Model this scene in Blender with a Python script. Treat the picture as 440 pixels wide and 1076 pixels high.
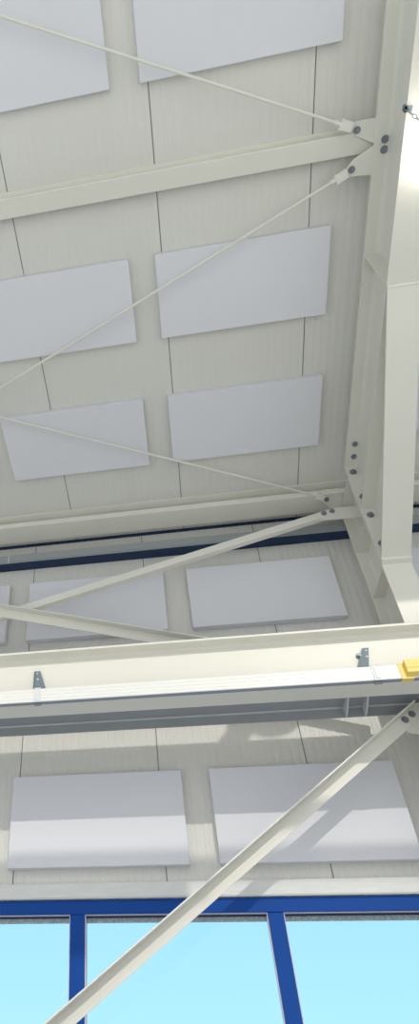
import bpy, bmesh, math, random
from mathutils import Vector, Matrix
random.seed(4)
for o in list(bpy.data.objects):
    bpy.data.objects.remove(o, do_unlink=True)
SC = bpy.context.scene
COL = SC.collection

# ------------------------------------------------------------------ camera
CZ = 1.6
F, YAW, PITCH, ROLL, PX, PY = 659.27, -0.2006, 0.7148, 0.0289, 69.96, 563.19
cam_d = bpy.data.cameras.new('camera')
cam = bpy.data.objects.new('camera', cam_d)
COL.objects.link(cam)
_cy, _sy, _cp, _sp = math.cos(YAW), math.sin(YAW), math.cos(PITCH), math.sin(PITCH)
fw = Vector((_sy*_cp, _cy*_cp, _sp)); rt = Vector((_cy, -_sy, 0)); up = rt.cross(fw)
r2 = rt*math.cos(ROLL) + up*math.sin(ROLL); u2 = up*math.cos(ROLL) - rt*math.sin(ROLL)
m = Matrix.Identity(4)
for i in range(3):
    m[i][0] = r2[i]; m[i][1] = u2[i]; m[i][2] = -fw[i]
m[2][3] = CZ
cam.matrix_world = m
cam_d.sensor_fit = 'AUTO'; cam_d.sensor_width = 36
cam_d.lens = F/1076*36
cam_d.shift_x = (220-PX)/1076
cam_d.shift_y = (PY-538)/1076
cam_d.clip_start = 0.05; cam_d.clip_end = 300
SC.camera = cam

# ------------------------------------------------------------------ sky, sun, exposure
SUN_A, SUN_T = -0.35, 0.63          # sideways and downward travel per metre towards the wall
w = bpy.data.worlds.new('sky'); SC.world = w; w.use_nodes = True
nt = w.node_tree; nt.nodes.clear()
out = nt.nodes.new('ShaderNodeOutputWorld'); bg = nt.nodes.new('ShaderNodeBackground')
tc = nt.nodes.new('ShaderNodeTexCoord'); sx = nt.nodes.new('ShaderNodeSeparateXYZ')
mr = nt.nodes.new('ShaderNodeMapRange'); mr.interpolation_type = 'SMOOTHSTEP'
mr.inputs['From Min'].default_value = 0.75; mr.inputs['From Max'].default_value = -0.35
nt.links.new(tc.outputs['Generated'], sx.inputs[0]); nt.links.new(sx.outputs['Y'], mr.inputs['Value'])
mxs = nt.nodes.new('ShaderNodeMix'); mxs.data_type = 'RGBA'
ms_ = nt.nodes.new('ShaderNodeMapRange'); ms_.inputs['From Min'].default_value = 0.05; ms_.inputs['From Max'].default_value = 0.30
mb_ = nt.nodes.new('ShaderNodeMix'); mb_.data_type = 'RGBA'      # clear blue beyond the window, paler lower down
mb_.inputs['A'].default_value = (0.53, 0.97, 1.12, 1); mb_.inputs['B'].default_value = (0.37, 0.80, 1.05, 1)
nt.links.new(sx.outputs['Z'], ms_.inputs['Value']); nt.links.new(ms_.outputs['Result'], mb_.inputs['Factor']); nt.links.new(mb_.outputs['Result'], mxs.inputs['A'])
#
mz = nt.nodes.new('ShaderNodeMix'); mz.data_type = 'RGBA'   # hazier and brighter overhead than at the horizon
mz.inputs['A'].default_value = (0.41, 0.43, 0.47, 1); mz.inputs['B'].default_value = (2.05, 2.02, 1.98, 1)
nt.links.new(sx.outputs['Z'], mz.inputs['Factor']); nt.links.new(mz.outputs['Result'], mxs.inputs['B'])
nt.links.new(mr.outputs['Result'], mxs.inputs['Factor'])
# soft clouds
nz = nt.nodes.new('ShaderNodeTexNoise'); nz.inputs['Scale'].default_value = 2.2; nz.inputs['Detail'].default_value = 5
cr = nt.nodes.new('ShaderNodeValToRGB'); cr.color_ramp.elements[0].position = 0.56; cr.color_ramp.elements[1].position = 0.78
nt.links.new(tc.outputs['Generated'], nz.inputs['Vector']); nt.links.new(nz.outputs['Fac'], cr.inputs['Fac'])
mxc = nt.nodes.new('ShaderNodeMix'); mxc.data_type = 'RGBA'; mxc.inputs['B'].default_value = (0.85, 0.95, 1.0, 1)
nt.links.new(cr.outputs['Color'], mxc.inputs['Factor']); nt.links.new(mxs.outputs['Result'], mxc.inputs['A'])
nt.links.new(mxc.outputs['Result'], bg.inputs['Color']); bg.inputs['Strength'].default_value = 1.0
nt.links.new(bg.outputs[0], out.inputs[0])

sun_d = bpy.data.lights.new('sun', 'SUN'); sun_d.energy = 1.22; sun_d.angle = math.radians(0.53)
sun_d.color = (1.0, 0.96, 0.86)
sun = bpy.data.objects.new('sun', sun_d); COL.objects.link(sun)
sun.rotation_euler = Vector((SUN_A, 1, -SUN_T)).to_track_quat('-Z', 'Y').to_euler()
sun.location = (3, -10, 12)

SC.view_settings.view_transform = 'Standard'; SC.view_settings.look = 'None'
SC.view_settings.gamma = 1.0; SC.view_settings.use_curve_mapping = False
SC.view_settings.exposure = 0.0

# ------------------------------------------------------------------ helpers
D = 4.4423                      # depth of the window wall
EZ = 5.4693                     # height where roof lining meets it
AL = math.atan(0.24657); CA, SA = math.cos(AL), math.sin(AL)
def RP(X, s, h):                # along the wall, up the roof slope, square below the roof lining
    return Vector((X, D - s*CA - h*SA, EZ + s*SA - h*CA))
def roofz(y): return EZ + (D-y)*0.24657

def mat(name, col, rough=0.5, metal=0.0, noise=0.0, nscale=20.0, bump=0.0, bscale=60.0, emit=None, estr=0.0, stretch=None):
    M = bpy.data.materials.new(name); M.use_nodes = True
    n = M.node_tree.nodes; l = M.node_tree.links
    b = n['Principled BSDF']
    b.inputs['Base Color'].default_value = (*col, 1); b.inputs['Roughness'].default_value = rough
    b.inputs['Metallic'].default_value = metal
    tcn = n.new('ShaderNodeTexCoord'); vec = tcn.outputs['Object']
    if stretch:
        mp = n.new('ShaderNodeMapping'); mp.inputs['Scale'].default_value = stretch
        l.new(vec, mp.inputs['Vector']); vec = mp.outputs['Vector']
    if noise > 0:
        t = n.new('ShaderNodeTexNoise'); t.inputs['Scale'].default_value = nscale; t.inputs['Detail'].default_value = 4
        l.new(vec, t.inputs['Vector'])
        mx = n.new('ShaderNodeMix'); mx.data_type = 'RGBA'
        mx.inputs['A'].default_value = (*[c*(1-noise) for c in col], 1)
        mx.inputs['B'].default_value = (*[min(1, c*(1+noise)) for c in col], 1)
        l.new(t.outputs['Fac'], mx.inputs['Factor']); l.new(mx.outputs['Result'], b.inputs['Base Color'])
    if bump > 0:
        t2 = n.new('ShaderNodeTexNoise'); t2.inputs['Scale'].default_value = bscale
        l.new(vec, t2.inputs['Vector'])
        bp = n.new('ShaderNodeBump'); bp.inputs['Strength'].default_value = bump; bp.inputs['Distance'].default_value = 0.003
        l.new(t2.outputs['Fac'], bp.inputs['Height']); l.new(bp.outputs[0], b.inputs['Normal'])
    if emit:
        b.inputs['Emission Color'].default_value = (*emit, 1); b.inputs['Emission Strength'].default_value = estr
    return M

M_STEEL = mat('cream_painted_steel', (0.80, 0.785, 0.715), 0.42, noise=0.03, nscale=3.0)
M_WHITE = mat('white_painted_steel', (0.82, 0.81, 0.76), 0.45, noise=0.02, nscale=4.0)
M_SHEET = mat('white_sheet_lining', (0.72, 0.71, 0.675), 0.42, noise=0.03, nscale=1.6)
M_JOINT = mat('dark_joint', (0.30, 0.30, 0.31), 0.8, noise=0.1)
M_PANEL = mat('acoustic_fleece', (0.76, 0.765, 0.815), 0.92, noise=0.015, nscale=90, bump=0.06, bscale=160)
M_BOLT = mat('dark_zinc_bolt', (0.25, 0.28, 0.33), 0.45, metal=0.3, noise=0.15, nscale=40)
M_GALV = mat('galvanised_steel', (0.19, 0.25, 0.28), 0.6, metal=0.2, noise=0.18, nscale=30)
M_RAIL = mat('white_plastic_rail', (0.88, 0.88, 0.85), 0.35, noise=0.01)
M_GAPSHADE = mat('gap_shade', (0.30, 0.33, 0.40), 0.6)
M_CLIP = mat('pale_clip', (0.78, 0.79, 0.79), 0.4, noise=0.04)
M_YEL = mat('yellow_plastic', (0.95, 0.72, 0.20), 0.45, noise=0.03)
M_BLUE = mat('blue_window_frame', (0.004, 0.066, 0.33), 0.55, noise=0.08, nscale=6)
M_BLUE.node_tree.nodes['Principled BSDF'].inputs['Specular IOR Level'].default_value = 0.2
M_NAVY = mat('navy_steel', (0.005, 0.026, 0.085), 0.6, noise=0.1, nscale=6)
M_GREY = mat('grey_steel', (0.33, 0.355, 0.36), 0.5, noise=0.05, nscale=5)
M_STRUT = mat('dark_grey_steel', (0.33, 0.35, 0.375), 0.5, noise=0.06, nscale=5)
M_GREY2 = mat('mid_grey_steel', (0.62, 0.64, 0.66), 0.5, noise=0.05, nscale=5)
M_TRIM = mat('light_grey_trim', (0.74, 0.75, 0.735), 0.6, noise=0.10, nscale=14, bump=0.15, bscale=30, stretch=(0.6, 1, 4))
M_BEAD = mat('pale_glazing_bead', (0.70, 0.66, 0.78), 0.5, noise=0.03)
M_DUST = mat('dusty_seal', (0.45, 0.53, 0.58), 0.9, noise=0.75, nscale=90, bump=0.4, bscale=120)
M_FLOOR = mat('pale_concrete_floor', (0.88, 0.86, 0.80), 0.7, noise=0.08, nscale=2)
M_DIMFLOOR = mat('dark_low_bounce_floor', (0.27, 0.295, 0.34), 0.6, noise=0.1, nscale=3)
M_LAMP = mat('lamp_diffuser', (0.9, 0.9, 0.88), 0.4, emit=(1.0, 0.95, 0.86), estr=20.0)
M_REFR = mat('lamp_refractor', (0.9, 0.9, 0.88), 0.4, emit=(1.0, 0.95, 0.86), estr=4.5)
M_HOUS = mat('lamp_housing', (0.82, 0.82, 0.80), 0.4, noise=0.03)
M_GLASS = bpy.data.materials.new('window_glass'); M_GLASS.use_nodes = True
_n = M_GLASS.node_tree.nodes; _l = M_GLASS.node_tree.links; _n.clear()
_o = _n.new('ShaderNodeOutputMaterial'); _t = _n.new('ShaderNodeBsdfTransparent'); _g = _n.new('ShaderNodeBsdfGlossy')
_m = _n.new('ShaderNodeMixShader'); _f = _n.new('ShaderNodeFresnel'); _f.inputs['IOR'].default_value = 1.45
_t.inputs['Color'].default_value = (0.95, 0.98, 1, 1); _g.inputs['Roughness'].default_value = 0.02
_l.new(_f.outputs[0], _m.inputs[0]); _l.new(_t.outputs[0], _m.inputs[1]); _l.new(_g.outputs[0], _m.inputs[2]); _l.new(_m.outputs[0], _o.inputs[0])

class MB:
    def __init__(self): self.bm = bmesh.new(); self.mi = 0
    def face(self, vs):
        try:
            f = self.bm.faces.new(vs); f.material_index = self.mi; return f
        except ValueError: return None
    def prism(self, a, b):
        """two matching rings of points joined into a closed solid"""
        va = [self.bm.verts.new(p) for p in a]; vb = [self.bm.verts.new(p) for p in b]
        n = len(a)
        for i in range(n): self.face([va[i], va[(i+1) % n], vb[(i+1) % n], vb[i]])
        self.face(va[::-1]); self.face(vb)
        return self
    def box(self, x0, x1, y0, y1, z0, z1):
        a = [(x0, y0, z0), (x0, y1, z0), (x0, y1, z1), (x0, y0, z1)]
        return self.prism(a, [(x1, p[1], p[2]) for p in a])
    def rbox(self, x0, x1, s0, s1, h0, h1):       # box squared to the roof slope
        a = [RP(x0, s, h) for s, h in ((s0, h0), (s1, h0), (s1, h1), (s0, h1))]
        return self.prism(a, [RP(x1, s, h) for s, h in ((s0, h0), (s1, h0), (s1, h1), (s0, h1))])
    def along_x(self, prof, x0, x1):              # profile of (y, z)
        return self.prism([(x0, y, z) for y, z in prof], [(x1, y, z) for y, z in prof])
    def cyl(self, p0, p1, r, n=12, r1=None):
        p0, p1 = Vector(p0), Vector(p1); d = (p1-p0).normalized()
        u = d.orthogonal().normalized(); v = d.cross(u); r1 = r if r1 is None else r1
        an = [2*math.pi*i/n for i in range(n)]
        return self.prism([p0+(u*math.cos(t)+v*math.sin(t))*r for t in an], [p1+(u*math.cos(t)+v*math.sin(t))*r1 for t in an])
    def lathe(self, c, prof, n=40):               # profile (radius, z) about a vertical axis
        rings = []
        for r, z in prof:
            rings.append([self.bm.verts.new((c[0]+r*math.cos(2*math.pi*i/n), c[1]+r*math.sin(2*math.pi*i/n), c[2]+z)) for i in range(n)])
        for a, b in zip(rings, rings[1:]):
            for i in range(n): self.face([a[i], a[(i+1) % n], b[(i+1) % n], b[i]])
        self.face(rings[0][::-1]); self.face(rings[-1])
        return self
    def torus(self, c, ax, long, R, r, stretch=1.5, n=14, k=6):
        c = Vector(c); ax = Vector(ax).normalized(); lo = Vector(long).normalized(); sd = ax.cross(lo)
        rings = []
        for i in range(n):
            t = 2*math.pi*i/n; q = lo*math.cos(t)*R*stretch + sd*math.sin(t)*R
            dr = (lo*math.cos(t) + sd*math.sin(t)).normalized()
            rings.append([self.bm.verts.new(c+q+(dr*math.cos(2*math.pi*j/k)+ax*math.sin(2*math.pi*j/k))*r) for j in range(k)])
        for i in range(n):
            a, b = rings[i], rings[(i+1) % n]
            for j in range(k): self.face([a[j], a[(j+1) % k], b[(j+1) % k], b[j]])
        return self
    def build(self, name, ms, parent=None, smooth=False, bevel=0.0):
        bmesh.ops.recalc_face_normals(self.bm, faces=self.bm.faces)
        if parent is not None:
            base = Vector((0, 0, 0)); q = parent
            while q is not None: base += q.location; q = q.parent
            bmesh.ops.translate(self.bm, verts=self.bm.verts, vec=-base)
            loc = (0, 0, 0)
        else:
            ps = [v.co for v in self.bm.verts]
            lo = Vector([min(p[i] for p in ps) for i in range(3)]); hi = Vector([max(p[i] for p in ps) for i in range(3)])
            loc = (lo+hi)/2; loc.z = lo.z
            bmesh.ops.translate(self.bm, verts=self.bm.verts, vec=-loc)
        me = bpy.data.meshes.new(name); self.bm.to_mesh(me); self.bm.free()
        for q in (ms if isinstance(ms, (list, tuple)) else [ms]): me.materials.append(q)
        if smooth:
            for p in me.polygons: p.use_smooth = True
        o = bpy.data.objects.new(name, me); COL.objects.link(o); o.location = loc
        if parent is not None: o.parent = parent
        if smooth:
            try: me.set_sharp_from_angle(angle=math.radians(35))
            except Exception: pass
        if bevel > 0:
            b = o.modifiers.new('bevel', 'BEVEL'); b.width = bevel; b.segments = 2; b.limit_method = 'ANGLE'
        return o

def tag(o, label, cat, group=None):
    o['label'] = label; o['category'] = cat
    if group: o['group'] = group
    return o
def thing(name, label, cat, loc, group=None):
    o = bpy.data.objects.new(name, None); COL.objects.link(o); o.location = loc; o.empty_display_size = 0.2
    return tag(o, label, cat, group)
def struct(o): o['kind'] = 'structure'; return o
def bolt(parent, p, nrm, r=0.016, washer=0.022):
    """hexagon head on a washer, standing out along nrm"""
    p = Vector(p); nrm = Vector(nrm).normalized(); b = MB()
    b.cyl(p-nrm*0.002, p+nrm*0.004, washer, 16)
    b.cyl(p+nrm*0.004, p+nrm*0.016, r, 6)
    b.cyl(p+nrm*0.016, p+nrm*0.024, r*0.62, 10)
    return b.build('bolt', M_BOLT, parent)
def webprof(c, half, lo, hi, r=0.02, axis='y'):
    """web outline with root fillets: list of (across, up)"""
    L = [(c-half-r, lo), (c-half-r*0.35, lo+r*0.3), (c-half, lo+r), (c-half, hi-r), (c-half-r*0.35, hi-r*0.3), (c-half-r, hi)]
    return L + [(2*c-a, b) for a, b in reversed(L)]
RN = Vector((0, -SA, -CA))      # square to the roof, downward

# ------------------------------------------------------------------ the shell
def rib_line(x0, x1, seam, dep):
    """crossings of a micro-ribbed sheet: (x, depth, joint?)"""
    pts = []; pitch = 1/18; k0 = math.floor(x0-seam)
    for k in range(k0, math.ceil(x1-seam)+1):
        b = seam+k
        pts += [(b-0.0035, 0, 0), (b-0.0027, 0.006, 1), (b+0.0027, 0.006, 1), (b+0.0035, 0, 0)]
        for i in range(18):
            c = b+pitch*(i+0.5)
            pts += [(c-0.013, 0, 0), (c-0.009, dep, 0), (c+0.009, dep, 0), (c+0.013, 0, 0)]
    return [(x, d, j) for x, d, j in pts if x0 < x < x1]
def ribbed(mb, x0, x1, seam, fa, fb, dep=0.0022):
    L = [(x0, 0, 0)] + rib_line(x0, x1, seam, dep) + [(x1, 0, 0)]
    va = [mb.bm.verts.new(fa(x, d)) for x, d, j in L]; vb = [mb.bm.verts.new(fb(x, d)) for x, d, j in L]
    for i in range(len(L)-1):
        mb.mi = 1 if (L[i][2] or L[i+1][2]) else 0
        mb.face([va[i], va[i+1], vb[i+1], vb[i]])
    mb.mi = 0
WX0, WX1 = -9.0, 9.0
WZT = 2.462                     # top of the window opening
GX = [-0.764+1.194*k for k in range(-3, 5)]      # mullion centres
wm = MB(); SW = -1.1955
ribbed(wm, WX0, WX1, SW, lambda x, d: (x, D+d, WZT), lambda x, d: (x, D+d, EZ+0.02))
ribbed(wm, WX0, GX[0]-0.05, SW, lambda x, d: (x, D+d, 0), lambda x, d: (x, D+d, WZT))
ribbed(wm, GX[-1]+0.05, WX1, SW, lambda x, d: (x, D+d, 0), lambda x, d: (x, D+d, WZT))
ribbed(wm, GX[0]-0.05, GX[-1]+0.05, SW, lambda x, d: (x, D+d, 0), lambda x, d: (x, D+d, 0.9))
wm.box(WX0, WX1, D+0.02, D+0.12, WZT, EZ+0.1)
wm.box(WX0, GX[0]-0.05, D+0.02, D+0.12, 0, WZT); wm.box(GX[-1]+0.05, WX1, D+0.02, D+0.12, 0, WZT)
wm.box(GX[0]-0.05, GX[-1]+0.05, D+0.02, D+0.12, 0, 0.9)
struct(wm.build('wall_front', [M_SHEET, M_JOINT]))
S_END = 4.5
cm = MB()
ribbed(cm, WX0, WX1, -0.8024, lambda x, d: RP(x, -0.02, -d), lambda x, d: RP(x, S_END, -d), 0.0011)
cm.rbox(WX0, WX1, -0.1, S_END, -0.12, -0.02)
struct(cm.build('ceiling', [M_SHEET, M_JOINT]))
fm = MB(); fm.box(-12, 12, -12, 0.9, -0.1, 0); fm.mi = 1; fm.box(-12, 12, 0.9, D+0.12, -0.1, 0)
struct(fm.build('floor', [M_FLOOR, M_DIMFLOOR]))      # unseen darker strip added by the window wall to cut bounced light

# window band in the wall, blue frame
win = bpy.data.objects.new('window_1', None); COL.objects.link(win); win.location = (GX[3]+0.6, D, 0.9); struct(win)
x0, x1 = GX[0]-0.05, GX[-1]+0.05
b = MB(); b.box(x0, x1, D-0.012, D+0.10, 2.384, 2.4615); b.box(x0, x1, D-0.004, D+0.10, 0.9, 0.98)
b.box(x0, x1, D-0.016, D-0.010, 2.452, 2.461)
b.build('frame', M_BLUE, win, bevel=0.003)
for gx in GX:
    b = MB(); b.box(gx-0.0455, gx+0.0455, D-0.006, D+0.10, 0.98, 2.384); b.build('mullion', M_BLUE, win, bevel=0.003)
for a, c in zip(GX, GX[1:]):
    p, q = a+0.0455, c-0.0455
    b = MB(); b.box(p, q, D+0.058, D+0.066, 0.98, 2.384); pane = b.build('pane', M_GLASS, win)
    b = MB()
    b.box(p, p+0.006, D+0.004, D+0.058, 0.98, 2.384); b.box(q-0.006, q, D+0.004, D+0.058, 0.98, 2.384)
    b.box(p, q, D+0.0, D+0.014, 2.378, 2.384); b.box(p, q, D+0.004, D+0.058, 0.98, 0.986)
    b.build('glazing_bead', M_BEAD, win)
    b = MB(); b.box(p+0.006, q-0.006, D+0.014, D+0.058, 2.372, 2.384); b.build('head_seal', M_NAVY, win)
    b = MB(); b.box(p+0.006, q-0.006, D+0.052, D+0.0575, 2.346, 2.372); b.build('dusty_strip', M_DUST, win)
# pale head flashing over the window
b = MB(); b.along_x([(D, 2.558), (D-0.034, 2.552), (D-0.036, 2.474), (D-0.030, 2.4655), (D, 2.4655)], WX0, WX1)
struct(b.build('trim_1', M_TRIM))

# ------------------------------------------------------------------ portal frame: column and rafter
XL, XR = 1.535, 1.735; XC = 1.635
YI, YO = 3.90, 4.322            # inner and outer faces of the column
col = thing('steel_column', 'cream painted steel I column standing in front of the ribbed wall at right', 'column', (XC, (YI+YO)/2, 0))
b = MB(); b.box(XL, XR, YI, YI+0.016, 0.02, 5.36); b.build('inner_flange', M_STEEL, col)
b = MB(); b.box(XL, XR, YO-0.016, YO, 0.02, 5.36); b.build('outer_flange', M_STEEL, col)
prof = [(x, y) for y, x in []]
L = webprof(XC, 0.006, YI+0.016, YO-0.016, 0.022)
b = MB(); b.prism([(x, y, 0.02) for x, y in L], [(x, y, 5.36) for x, y in L]); b.build('web', M_STEEL, col)
b = MB(); b.box(XL-0.05, XR+0.05, YI-0.05, YO+0.05, 0, 0.02); b.build('base_plate', M_STEEL, col)
b = MB(); b.prism([(XL, YI, 5.36), (XR, YI, 5.36), (XR, YO, 5.36), (XL, YO, 5.36)], [(XL, YI, 5.372), (XR, YI, 5.372), (XR, YO, 5.372), (XL, YO, 5.372)]); b.build('cap_plate', M_STEEL, col)
for z in (4.905, 4.455, 3.42):
    for s0, s1 in ((XL+0.008, XC-0.006), (XC+0.006, XR-0.008)):
        b = MB(); b.box(s0, s1, YI+0.016, YO-0.016, z, z+0.012); b.build('stiffener', M_STEEL, col)
# bracket that carries the runway beam
b = MB()
b.box(XL, XR, 3.64, YI, 3.404, 3.422); b.prism([(XC-0.006, 3.66, 3.404), (XC-0.006, YI, 3.404), (XC-0.006, YI, 3.10)], [(XC+0.006, 3.66, 3.404), (XC+0.006, YI, 3.404), (XC+0.006, YI, 3.10)])
b.build('corbel', M_STEEL, col)
# gusset plates for the wall bracing
YB = 4.10
b = MB()
g = [(1.625, 5.112), (1.252, 5.121), (1.262, 5.191), (1.399, 5.236), (1.625, 5.232)]
b.prism([(x, YB+0.003, z) for x, z in g], [(x, YB+0.013, z) for x, z in g]); b.build('gusset', M_STEEL, col)
b = MB()
g = [(1.625, 3.50), (1.49, 3.49), (1.335, 3.38), (1.39, 3.30), (1.625, 3.24)]
b.prism([(x, YB+0.003, z) for x, z in g], [(x, YB+0.013, z) for x, z in g]); b.build('gusset', M_STEEL, col)

HB = 0.60                       # depth of the rafter below the lining
HT = 0.118
R_END = 3.75
raf = thing('steel_rafter', 'cream steel roof rafter with tapered haunch, running up from the column at right', 'rafter', RP(XC, 0.3, HB))
S0 = 0.53                       # lower end at the end plate
def s_on(yv, h): return (D - yv - h*SA)/CA
def rq(x0, x1, h0, h1, s1, yend=YI-0.02):         # a slab along the slope cut plumb at the column
    a = [RP(x0, s_on(yend, h0), h0), RP(x0, s1, h0), RP(x0, s1, h1), RP(x0, s_on(yend, h1), h1)]
    return a, [Vector((x1, p.y, p.z)) for p in a]
b = MB(); b.prism(*rq(XL, XR, HT, HT+0.016, R_END)); b.build('top_flange', M_STEEL, raf)
b = MB(); b.prism(*rq(XL, XR, HB-0.016, HB, R_END)); b.build('bottom_flange', M_STEEL, raf)
L = webprof(XC, 0.006, HT+0.016, HB-0.016, 0.022)
b = MB(); b.prism([RP(x, s_on(YI-0.02, h), h) for x, h in L], [RP(x, R_END, h) for x, h in L]); b.build('web', M_STEEL, raf)
# haunch
hs0, hh0 = 2.107, HB
he = (YI-0.02, 4.505)           # (y, z) of the lower tip
pe = Vector((0, he[0], he[1])); ps = RP(0, hs0, HB)
tip_up = RP(0, s_on(YI-0.02, HB), HB)
b = MB(); b.prism([(XC-0.006, p.y, p.z) for p in (ps, pe, tip_up)], [(XC+0.006, p.y, p.z) for p in (ps, pe, tip_up)]); b.build('haunch_web', M_STEEL, raf)
dn = (pe-ps).normalized(); nn = Vector((0, -dn.z, dn.y)); nn = nn if nn.z < 0 else -nn
b = MB(); a = [ps, pe, pe+nn*0.016, ps+nn*0.016]
b.prism([(XL, p.y, p.z) for p in a], [(XR, p.y, p.z) for p in a]); b.build('haunch_flange', M_STEEL, raf)
b = MB(); b.cyl((XL+0.002, ps.y, ps.z-0.012), (XR-0.002, ps.y, ps.z-0.012), 0.010, 8); b.build('weld_bead', M_WHITE, raf, smooth=True)
b = MB(); b.prism([(XL-0.002, 3.862, 4.505), (XL-0.002, 3.90, 4.505), (XL-0.002, 3.90, 4.462), (XL-0.002, 3.862, 4.478)], [(XR+0.002, 3.862, 4.505), (XR+0.002, 3.90, 4.505), (XR+0.002, 3.90, 4.462), (XR+0.002, 3.862, 4.478)])
b.build('toe_plate', M_STEEL, raf)
b = MB(); b.box(XL, XR, YI-0.02, YI, 4.505, 5.47); b.build('end_plate', M_STEEL, raf)
# slanting stiffener where the haunch starts
for xa, xb in ((XL+0.004, XC-0.006), (XC+0.006, XR-0.004)):
    b = MB(); a = [RP(xa, 2.185, HT+0.016), RP(xa, 2.197, HT+0.016), RP(xa, 2.119, HB-0.016), RP(xa, 2.107, HB-0.016)]
    b.prism(a, [Vector((xb, p.y, p.z)) for p in a]); b.build('stiffener', M_STEEL, raf)
for sgn in (-1, 1):
    for z in (5.405, 5.126, 4.928, 4.643):
        bolt(raf, (XC+sgn*0.052, YI-0.02, z), (0, -1, 0), 0.021, 0.027)
    for s in (2.862, 2.806, 0.755, 0.641):
        bolt(raf, RP(XC+sgn*0.038, s, HT+0.016), RN, 0.017, 0.023)
# gusset plates in the plane of the roof, left side
def gusset(pts, bl):
    b = MB(); b.prism([RP(x, s, HT) for x, s in pts], [RP(x, s, HT+0.010) for x, s in pts]); b.build('gusset', M_STEEL, raf)
    for x, s in bl: bolt(raf, RP(x, s, HT+0.012), RN, 0.016, 0.021)
gusset([(1.545, 2.985), (1.426, 2.985), (1.385, 2.968), (1.42, 2.91), (1.545, 2.846)], [(1.427, 2.938)])
gusset([(1.545, 2.844), (1.417, 2.779), (1.385, 2.735), (1.405, 2.690), (1.545, 2.676)], [(1.413, 2.727)])
gusset([(1.575, 0.315), (1.385, 0.320), (1.362, 0.246), (1.46, 0.141), (1.577, 0.141)], [(1.410, 0.247)])

# ------------------------------------------------------------------ purlins (upright, top cut to the slope)
def purlin(name, label, y0, y1, h, lip, x0=-4.6, x1=4.6):
    zt0, zt1 = roofz(y0), roofz(y1); zb = roofz(y0)-h; yc = (y0+y1)/2; ztc = roofz(yc)
    t = thing(name, label, 'beam', ((x0+x1)/2, yc, zb))
    e = 0.001
    b = MB(); b.along_x([(y0, zt0-e), (y1, zt1-e), (y1, zt1-0.010), (y0, zt0-0.010)], x0, x1); b.build('top_flange', M_STEEL, t)
    b = MB(); b.along_x([(y0, zb+lip), (y0+0.006, zb+lip), (y0+0.012, zb+0.010), (y1, zb+0.010), (y1, zb+0.002), (y1-0.002, zb), (y0+0.004, zb), (y0, zb+0.004)], x0, x1); b.build('bottom_flange', M_STEEL, t)
    L = webprof(yc, 0.004, zb+0.010, ztc-0.012, 0.014)
    b = MB(); b.along_x(L, x0, x1); b.build('web', M_STEEL, t)
    return t
purlin('roof_purlin', 'cream steel purlin crossing the roof above the middle row of panels', 1.578, 1.704, 0.120, 0.016)
purlin('eave_beam', 'cream steel beam along the eave just above the dark blue trunking', 4.109, 4.330, 0.143, 0.05)

# ------------------------------------------------------------------ roof cross-bracing rods
def tie_rod(label, p, q, group='roof tie rods'):
    """p, q: (X, s) at the pinned ends"""
    P, Q = RP(p[0], p[1], HT+0.022), RP(q[0], q[1], HT+0.022)
    t = thing('tie_rod', label, 'tie rod', (P+Q)/2, group)
    d = (Q-P).normalized(); sd = RN.cross(d).normalized()
    b = MB(); b.cyl(P+d*0.03, Q-d*0.03, 0.0095, 10); b.build('rod', M_STEEL, t, smooth=True)
    for A, e in ((P, d), (Q, -d)):
        b = MB()
        for off in (-0.020, 0.006):
            a = [A-e*0.015-sd*0.028+RN*off, A-e*0.015+sd*0.028+RN*off, A+e*0.055+sd*0.028+RN*off, A+e*0.055-sd*0.028+RN*off]
            b.prism(a, [v+RN*0.009 for v in a])
        a = [A+e*0.048-sd*0.030-RN*0.018, A+e*0.048+sd*0.030-RN*0.018, A+e*0.062+sd*0.030-RN*0.018, A+e*0.062-sd*0.030-RN*0.018]
        b.prism(a, [v+RN*0.034 for v in a])
        b.build('fork_end', M_WHITE, t)
        b = MB(); b.cyl(A+e*0.062, A+e*0.095, 0.016, 6); b.build('lock_nut', M_WHITE, t)
    return t
tie_rod('thin steel tie rod at the top, sloping down right to the rafter', (1.378, 2.963), (-4.37, 5.52))
tie_rod('thin steel tie rod rising right across the middle panels to the rafter', (1.372, 2.709), (-4.37, 0.26))
tie_rod('thin steel tie rod sloping down right over the lower roof panels to the eave', (1.372, 0.283), (-4.37, 2.76))

# ------------------------------------------------------------------ acoustic panels
TH = 0.06
k_w = (D-TH)/D; k_r = (4.82-TH)/4.82
def wall_panel(label, X, Z, W=1.2, H=0.6016):
    x0, z0 = X*k_w, CZ+(Z-CZ)*k_w; x1, z1 = x0+W*k_w, z0+H*k_w
    b = MB(); b.box(x0, x1, D-TH, D-0.001, z0, z1)
    return tag(b.build('acoustic_panel', M_PANEL, bevel=0.004), label, 'acoustic panel', 'acoustic panels on the wall')
def roof_panel(label, X, s, W=1.2, H=0.6016):
    C0 = Vector((0, 0, CZ))
    a = C0+(RP(X, s, 0)-C0)*k_r; q = a-RP(0, 0, 0)
    s0 = q.dot(Vector((0, -CA, SA))); x0 = a.x
    b = MB(); b.rbox(x0, x0+W*k_r, s0, s0+H*k_r, 0.001, TH)
    return tag(b.build('acoustic_panel', M_PANEL, bevel=0.004), label, 'acoustic panel', 'acoustic panels on the roof')
roof_panel('white acoustic panel at the top left corner of the roof, cut off by the frame', -1.2402, 3.397)
roof_panel('white acoustic panel at the top of the roof, beside the upper part of the rafter', 0.1476, 3.397)
roof_panel('white acoustic panel left in the middle roof row, just below the purlin', -1.2406, 1.791)
roof_panel('white acoustic panel right in the middle roof row, under the rising tie rod', 0.1479, 1.791)
roof_panel('white acoustic panel left in the row next to the eave, crossed by a tie rod', -1.2465, 0.71)
roof_panel('white acoustic panel right in the row next to the eave, left of the rafter', 0.1539, 0.71)
roof_panel('sliver of white acoustic panel at the left edge in the lowest roof row', -2.62, 0.71)
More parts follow.
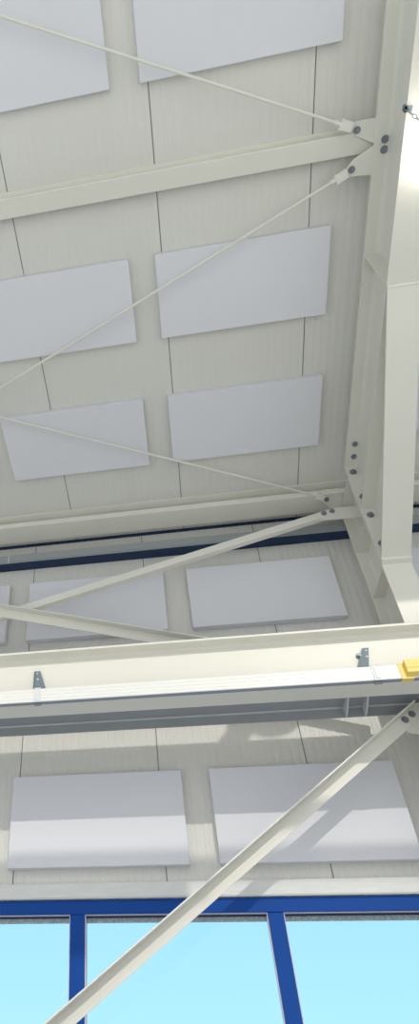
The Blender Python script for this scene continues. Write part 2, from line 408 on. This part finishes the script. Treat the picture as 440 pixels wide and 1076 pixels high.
roof_panel('white acoustic panel on the roof seen as a sliver right of the rafter haunch', 1.83, 0.74)
wall_panel('white acoustic panel at left edge of the upper wall row, under the blue trunking', -2.615, 2.807+CZ)
wall_panel('white acoustic panel on the upper wall behind the two crossing braces', -1.233, 2.807+CZ)
wall_panel('white acoustic panel on the upper wall just left of the steel column', 0.1683, 2.807+CZ)
wall_panel('white acoustic panel on the upper wall seen as a sliver right of the column', 1.83, 2.807+CZ)
wall_panel('white acoustic panel left above the window, with a sunny stripe along its lower half', -1.2427, 1.0552+CZ)
wall_panel('white acoustic panel right above the window, crossed by the long diagonal brace', 0.1472, 1.0552+CZ)

b = MB(); b.box(-9, 9, D-0.008, D+0.001, 5.440, 5.474)
struct(b.build('trim_2', M_NAVY))

# ------------------------------------------------------------------ trunking at the top of the wall
t = thing('cable_trunking', 'grey steel trunking with dark blue underside along the top of the wall', 'trunking', (0, D-0.055, 5.172))
b = MB(); b.box(-5, 5, D-0.110, D-0.106, 5.174, 5.266); b.box(-5, 5, D-0.114, D-0.106, 5.188, 5.192); b.box(-5, 5, D-0.106, D-0.001, 5.262, 5.266); b.build('cover', M_GREY, t)
b = MB(); b.box(-5, 5, D-0.108, D-0.001, 5.166, 5.1735); b.build('underside', M_NAVY, t)
for x in (-1.42, 3.2):
    b = MB(); b.box(x-0.004, x+0.004, D-0.1135, D-0.1095, 5.18, 5.262); b.build('cover_joint', M_CLIP, t)

# ------------------------------------------------------------------ crane runway beam and its conductor rail
YC = 3.75; HW = 0.085; ZB, ZT = 3.426, 3.823
cr_ = thing('crane_runway_beam', 'heavy cream steel I beam running level across the wall above the lower panels', 'beam', (0, YC, ZB))
BX0, BX1 = -5.0, 5.0
b = MB(); b.along_x([(YC-HW, ZT), (YC+HW, ZT), (YC+HW, ZT-0.014), (YC-HW, ZT-0.014)], BX0, BX1); b.build('top_flange', M_STEEL, cr_)
b = MB(); b.along_x([(YC-HW, ZB), (YC+HW, ZB), (YC+HW, ZB+0.014), (YC-HW, ZB+0.014)], BX0, BX1); b.build('bottom_flange', M_STEEL, cr_)
b = MB(); b.along_x(webprof(YC, 0.005, ZB+0.014, ZT-0.014, 0.022), BX0, BX1); b.build('web', M_STEEL, cr_)
b = MB(); b.along_x([(YC-0.025, ZT), (YC+0.025, ZT), (YC+0.022, ZT+0.04), (YC-0.022, ZT+0.04)], BX0, BX1); b.build('crane_rail', M_GREY, cr_)
bolt(cr_, (1.135, YC-0.005, 3.656), (0, -1, 0), 0.016, 0.018)

RY0, RY1, RZ0, RZ1 = 3.612, 3.648, 3.420, 3.512
rl = thing('conductor_rail', 'slim white conductor rail clipped along the front of the runway beam', 'rail', (0, 3.63, RZ0))
pr = [(RY0, RZ0+0.004), (RY0+0.004, RZ0), (RY0+0.012, RZ0), (RY0+0.012, RZ0+0.012), (RY0+0.024, RZ0+0.012), (RY0+0.024, RZ0), (RY1, RZ0), (RY1, RZ1), (RY0+0.004, RZ1)]
zz = RZ1-0.004
pr.append((RY0, zz))
for gz in (RZ0+0.068, RZ0+0.045, RZ0+0.022):
    pr += [(RY0, gz+0.0015), (RY0+0.002, gz), (RY0, gz-0.0015)]
b = MB(); b.along_x(pr, BX0, BX1); b.build('rail_body', M_RAIL, rl)
b = MB(); b.box(BX0, BX1, RY0+0.001, RY1, RZ0-0.0025, RZ0-0.0003); b.build('gap_shade_strip', M_GAPSHADE, rl)  # dark strip coloured in for the shaded gap under the rail
b = MB(); b.along_x([(RY0-0.004, RZ0-0.004), (RY1+0.002, RZ0-0.004), (RY1+0.002, RZ1+0.004), (RY0-0.004, RZ1+0.004)], 1.292, 1.36); b.build('yellow_sleeve', M_YEL, rl)
b = MB(); b.along_x([(RY0-0.034, RZ0+0.022), (RY0-0.0045, RZ0+0.010), (RY0-0.0045, RZ1+0.0105), (RY0-0.034, RZ1+0.012)], 1.325, 1.62)
b.along_x([(RY0-0.037, RZ0+0.050), (RY0-0.034, RZ0+0.046), (RY0-0.034, RZ0+0.056)], 1.325, 1.62)
b.build('yellow_feed_box', M_YEL, rl, bevel=0.003)
def rail_bracket(label, x, sg):
    t = thing('rail_bracket', label, 'bracket', (x, 3.70, 3.50), 'rail brackets')
    y = 3.738; b = MB()
    pl = [(0.0, 3.706), (sg*0.040, 3.706), (sg*0.080, 3.585), (sg*0.080, 3.53), (0.0, 3.53)]
    if sg < 0: pl = [(0.0, 3.706), (-0.040, 3.706), (-0.098, 3.585), (-0.120, 3.53), (-0.046, 3.53)]
    b.prism([(x+a, y, z) for a, z in pl], [(x+a, y-0.005, z) for a, z in pl])
    if sg > 0: b.box(x, x+0.004, y-0.016, y-0.005, 3.535, 3.70)
    xa, xb = sorted((x, x+sg*0.045))
    b.box(xa, xb, RY1, y, 3.500, 3.505)
    b.build('plate', M_GALV, t)
    b = MB(); b.cyl((x+sg*0.020, y-0.0052, 3.688), (x+sg*0.020, y-0.0075, 3.688), 0.006, 10); b.cyl((x+sg*0.026, y-0.0052, 3.645), (x+sg*0.026, y-0.0065, 3.645), 0.007, 10)
    b.build('rivet', M_GREY2, t)
    dx = 0.035 if sg > 0 else -0.018
    xa += dx; xb += dx
    b = MB()
    b.box(xa, xb, RY0-0.005, RY0-0.001, RZ0-0.002, RZ1+0.003); b.box(xa, xb, RY0-0.005, RY1+0.006, RZ1+0.001, RZ1+0.005)
    b.box(xa+0.012, xb-0.012, RY0-0.009, RY0-0.005, RZ0+0.01, RZ1-0.01)
    b.build('clip', M_CLIP, t)
    b = MB(); b.box(xa, xb, RY0+0.015, RY1, RZ0-0.011, RZ0-0.005); b.build('clip_foot', M_STRUT, t)
rail_bracket('galvanised bracket holding the white rail near the left edge', -0.955, 1)
rail_bracket('galvanised bracket holding the white rail at right, beside the yellow feed box', 1.205, -1)

# ------------------------------------------------------------------ wall bracing
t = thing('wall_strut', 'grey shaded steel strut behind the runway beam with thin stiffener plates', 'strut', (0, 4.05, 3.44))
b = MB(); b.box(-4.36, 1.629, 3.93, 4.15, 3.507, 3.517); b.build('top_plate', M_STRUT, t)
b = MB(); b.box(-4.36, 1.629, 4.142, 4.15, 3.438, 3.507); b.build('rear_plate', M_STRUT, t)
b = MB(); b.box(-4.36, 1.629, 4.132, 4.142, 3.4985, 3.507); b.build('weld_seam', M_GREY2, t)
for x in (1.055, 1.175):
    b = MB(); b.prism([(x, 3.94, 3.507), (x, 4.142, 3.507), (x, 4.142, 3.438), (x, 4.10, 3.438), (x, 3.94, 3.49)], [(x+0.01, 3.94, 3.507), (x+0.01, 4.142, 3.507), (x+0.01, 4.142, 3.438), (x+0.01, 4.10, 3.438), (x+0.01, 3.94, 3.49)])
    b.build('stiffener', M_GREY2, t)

def angle_brace(label, pa, pb, leg, proj, y, top=True, bolts=()):
    """pa, pb: (x, z) of the upper edge of the upright leg; the other leg sticks out by proj (towards the viewer if negative)"""
    A, B = Vector((pa[0], 0, pa[1])), Vector((pb[0], 0, pb[1])); d = (B-A).normalized()
    n = Vector((d.z, 0, -d.x)); n = n if n.z < 0 else -n          # in-plane, downward
    t = thing('wall_brace', label, 'brace', ((A.x+B.x)/2, y, (A.z+B.z)/2), 'diagonal wall braces')
    T = 0.008
    def ring(P):
        if top: q = [(0, proj), (0, T), (leg, T), (leg, 0), (T, 0), (T, proj)]
        else:   q = [(0, 0), (leg, 0), (leg, proj), (leg-T, proj), (leg-T, T), (0, T)]
        return [Vector((P.x, y+v, P.z))+n*u for u, v in q]
    b = MB(); b.prism(ring(A), ring(B)); b.build('angle_bar', M_STEEL, t)
    for x, z in bolts: bolt(t, (x, y, z), (0, -1, 0), 0.016, 0.022)
    return t
ang = 0.7095
angle_brace('long steel angle brace running down left from the column across the window', (1.455, 3.463), (1.455-3.35, 3.463-3.35*ang), 0.083, -0.095, YB-0.006, True, ((1.445, 3.413), (1.394, 3.378)))
angle_brace('slim steel brace rising right to the gusset under the eave beam', (1.39, 5.225), (-4.2, 5.225-5.59*0.272), 0.062, 0.05, YB-0.005, False, ((1.326, 5.180), (1.394, 5.197)))
angle_brace('steel angle brace sloping down right in front of the slim brace, behind the runway beam', (-4.0, 4.519+2.63*0.29), (1.40, 4.519-2.774*0.29), 0.085, -0.06, YB-0.012, True)

# ------------------------------------------------------------------ round pendant lamps
LR = 0.175
def pendant(label, clip, c, edge):
    """round lamp centred over c, hung by a chain from clip"""
    c = Vector(c); clip = Vector(clip)
    lp = thing('pendant_lamp', label, 'lamp', c, 'round high bay lamps')
    b = MB(); b.lathe(c, [(0.088, 0.062), (0.092, 0.066), (0.092, 0.088), (0.05, 0.094), (0.012, 0.096)])
    for i in range(16):
        an = 2*math.pi*i/16; u = Vector((math.cos(an), math.sin(an), 0)); v = Vector((-u.y, u.x, 0))*0.003
        a = [c+u*0.088+Vector((0, 0, 0.068)), c+u*0.105+Vector((0, 0, 0.068)), c+u*0.105+Vector((0, 0, 0.082)), c+u*0.088+Vector((0, 0, 0.087))]
        b.prism([q-v for q in a], [q+v for q in a])
    b.build('housing', M_HOUS, lp, smooth=True)
    b = MB(); b.lathe(c, [(LR-0.004, 0.008), (LR, 0.012), (LR-0.004, 0.030), (LR-0.03, 0.050), (0.088, 0.062)]); b.build('refractor', M_REFR, lp, smooth=True)
    b = MB(); b.lathe(c, [(0.10, 0.0), (0.15, 0.002), (LR-0.004, 0.008), (LR-0.008, 0.012)]); b.build('diffuser', M_LAMP, lp, smooth=True)
    top = c+Vector((0, 0, 0.108))
    b = MB(); b.torus(top, (0, 1, 0), (0, 0, 1), 0.010, 0.0035); b.build('eye_bolt', M_BOLT, lp, smooth=True)
    P0 = clip+Vector((-0.006 if edge else 0, 0, -0.034)); dv = P0-top; n = max(2, int(dv.length/0.023)); dn_ = dv.normalized(); sd = dn_.cross(Vector((0, 1, 0))).normalized()
    b = MB()
    for i in range(1, n):
        b.torus(top+dv*(i/n), sd if i % 2 else dn_.cross(sd), dn_, 0.0085, 0.0025, 1.7, 12, 5)
    b.build('chain', M_BOLT, lp, smooth=True)
    b = MB()
    if edge:
        x, y, z = clip
        b.box(x-0.014, x-0.002, y-0.014, y+0.014, z-0.016, z+0.022); b.box(x-0.014, x+0.024, y-0.014, y+0.014, z-0.016, z-0.008); b.box(x-0.014, x+0.02, y-0.014, y+0.014, z+0.016, z+0.022)
        b.torus((x-0.006, y, z-0.026), (0, 1, 0), (0, 0, 1), 0.009, 0.0035)
    else:
        b.cyl(clip, clip+Vector((0, 0, -0.012)), 0.03, 16); b.torus(clip+Vector((0, 0, -0.024)), (0, 1, 0), (0, 0, 1), 0.009, 0.0035)
    b.build('beam_clamp', M_GALV, lp)
    return lp
pendant('glowing round high bay lamp under the rafter at the right edge of the photo', RP(XL, 3.04, HB), (1.70, 1.482, 5.415), True)
pendant('round high bay lamp hung from the roof beyond the left edge of the photo', (-2.1, 0.95, roofz(0.95)), (-2.1, 0.95, 5.25), False)

# ------------------------------------------------------------------ unseen girder added behind the viewpoint to throw shade on the wall
gy = -1.5; gz = 2.64+(D-0.045-gy)*SUN_T
t = thing('shade_girder', 'added unseen girder on posts behind the viewpoint, shading the lower wall', 'beam', (0, gy, 0))
b = MB(); b.box(-9, 9, gy-0.05, gy+0.05, gz+0.04, gz+0.05); b.box(2.0, 9, gy-0.05, gy+0.05, gz-0.05, gz-0.04); b.box(-9, 9, gy-0.004, gy+0.004, gz-0.04, gz+0.04)
b.box(-9, 2.0, gy-0.05, gy+0.05, gz-0.42, gz-0.41); b.box(-9, 2.0, gy-0.004, gy+0.004, gz-0.41, gz+0.04); b.build('beam', M_STEEL, t)  # left part made deeper to shade the window trim
for x in (-8.8, 8.8):
    b = MB(); b.box(x-0.06, x+0.06, gy-0.06, gy+0.06, 0, gz-0.05); b.build('post', M_STEEL, t)
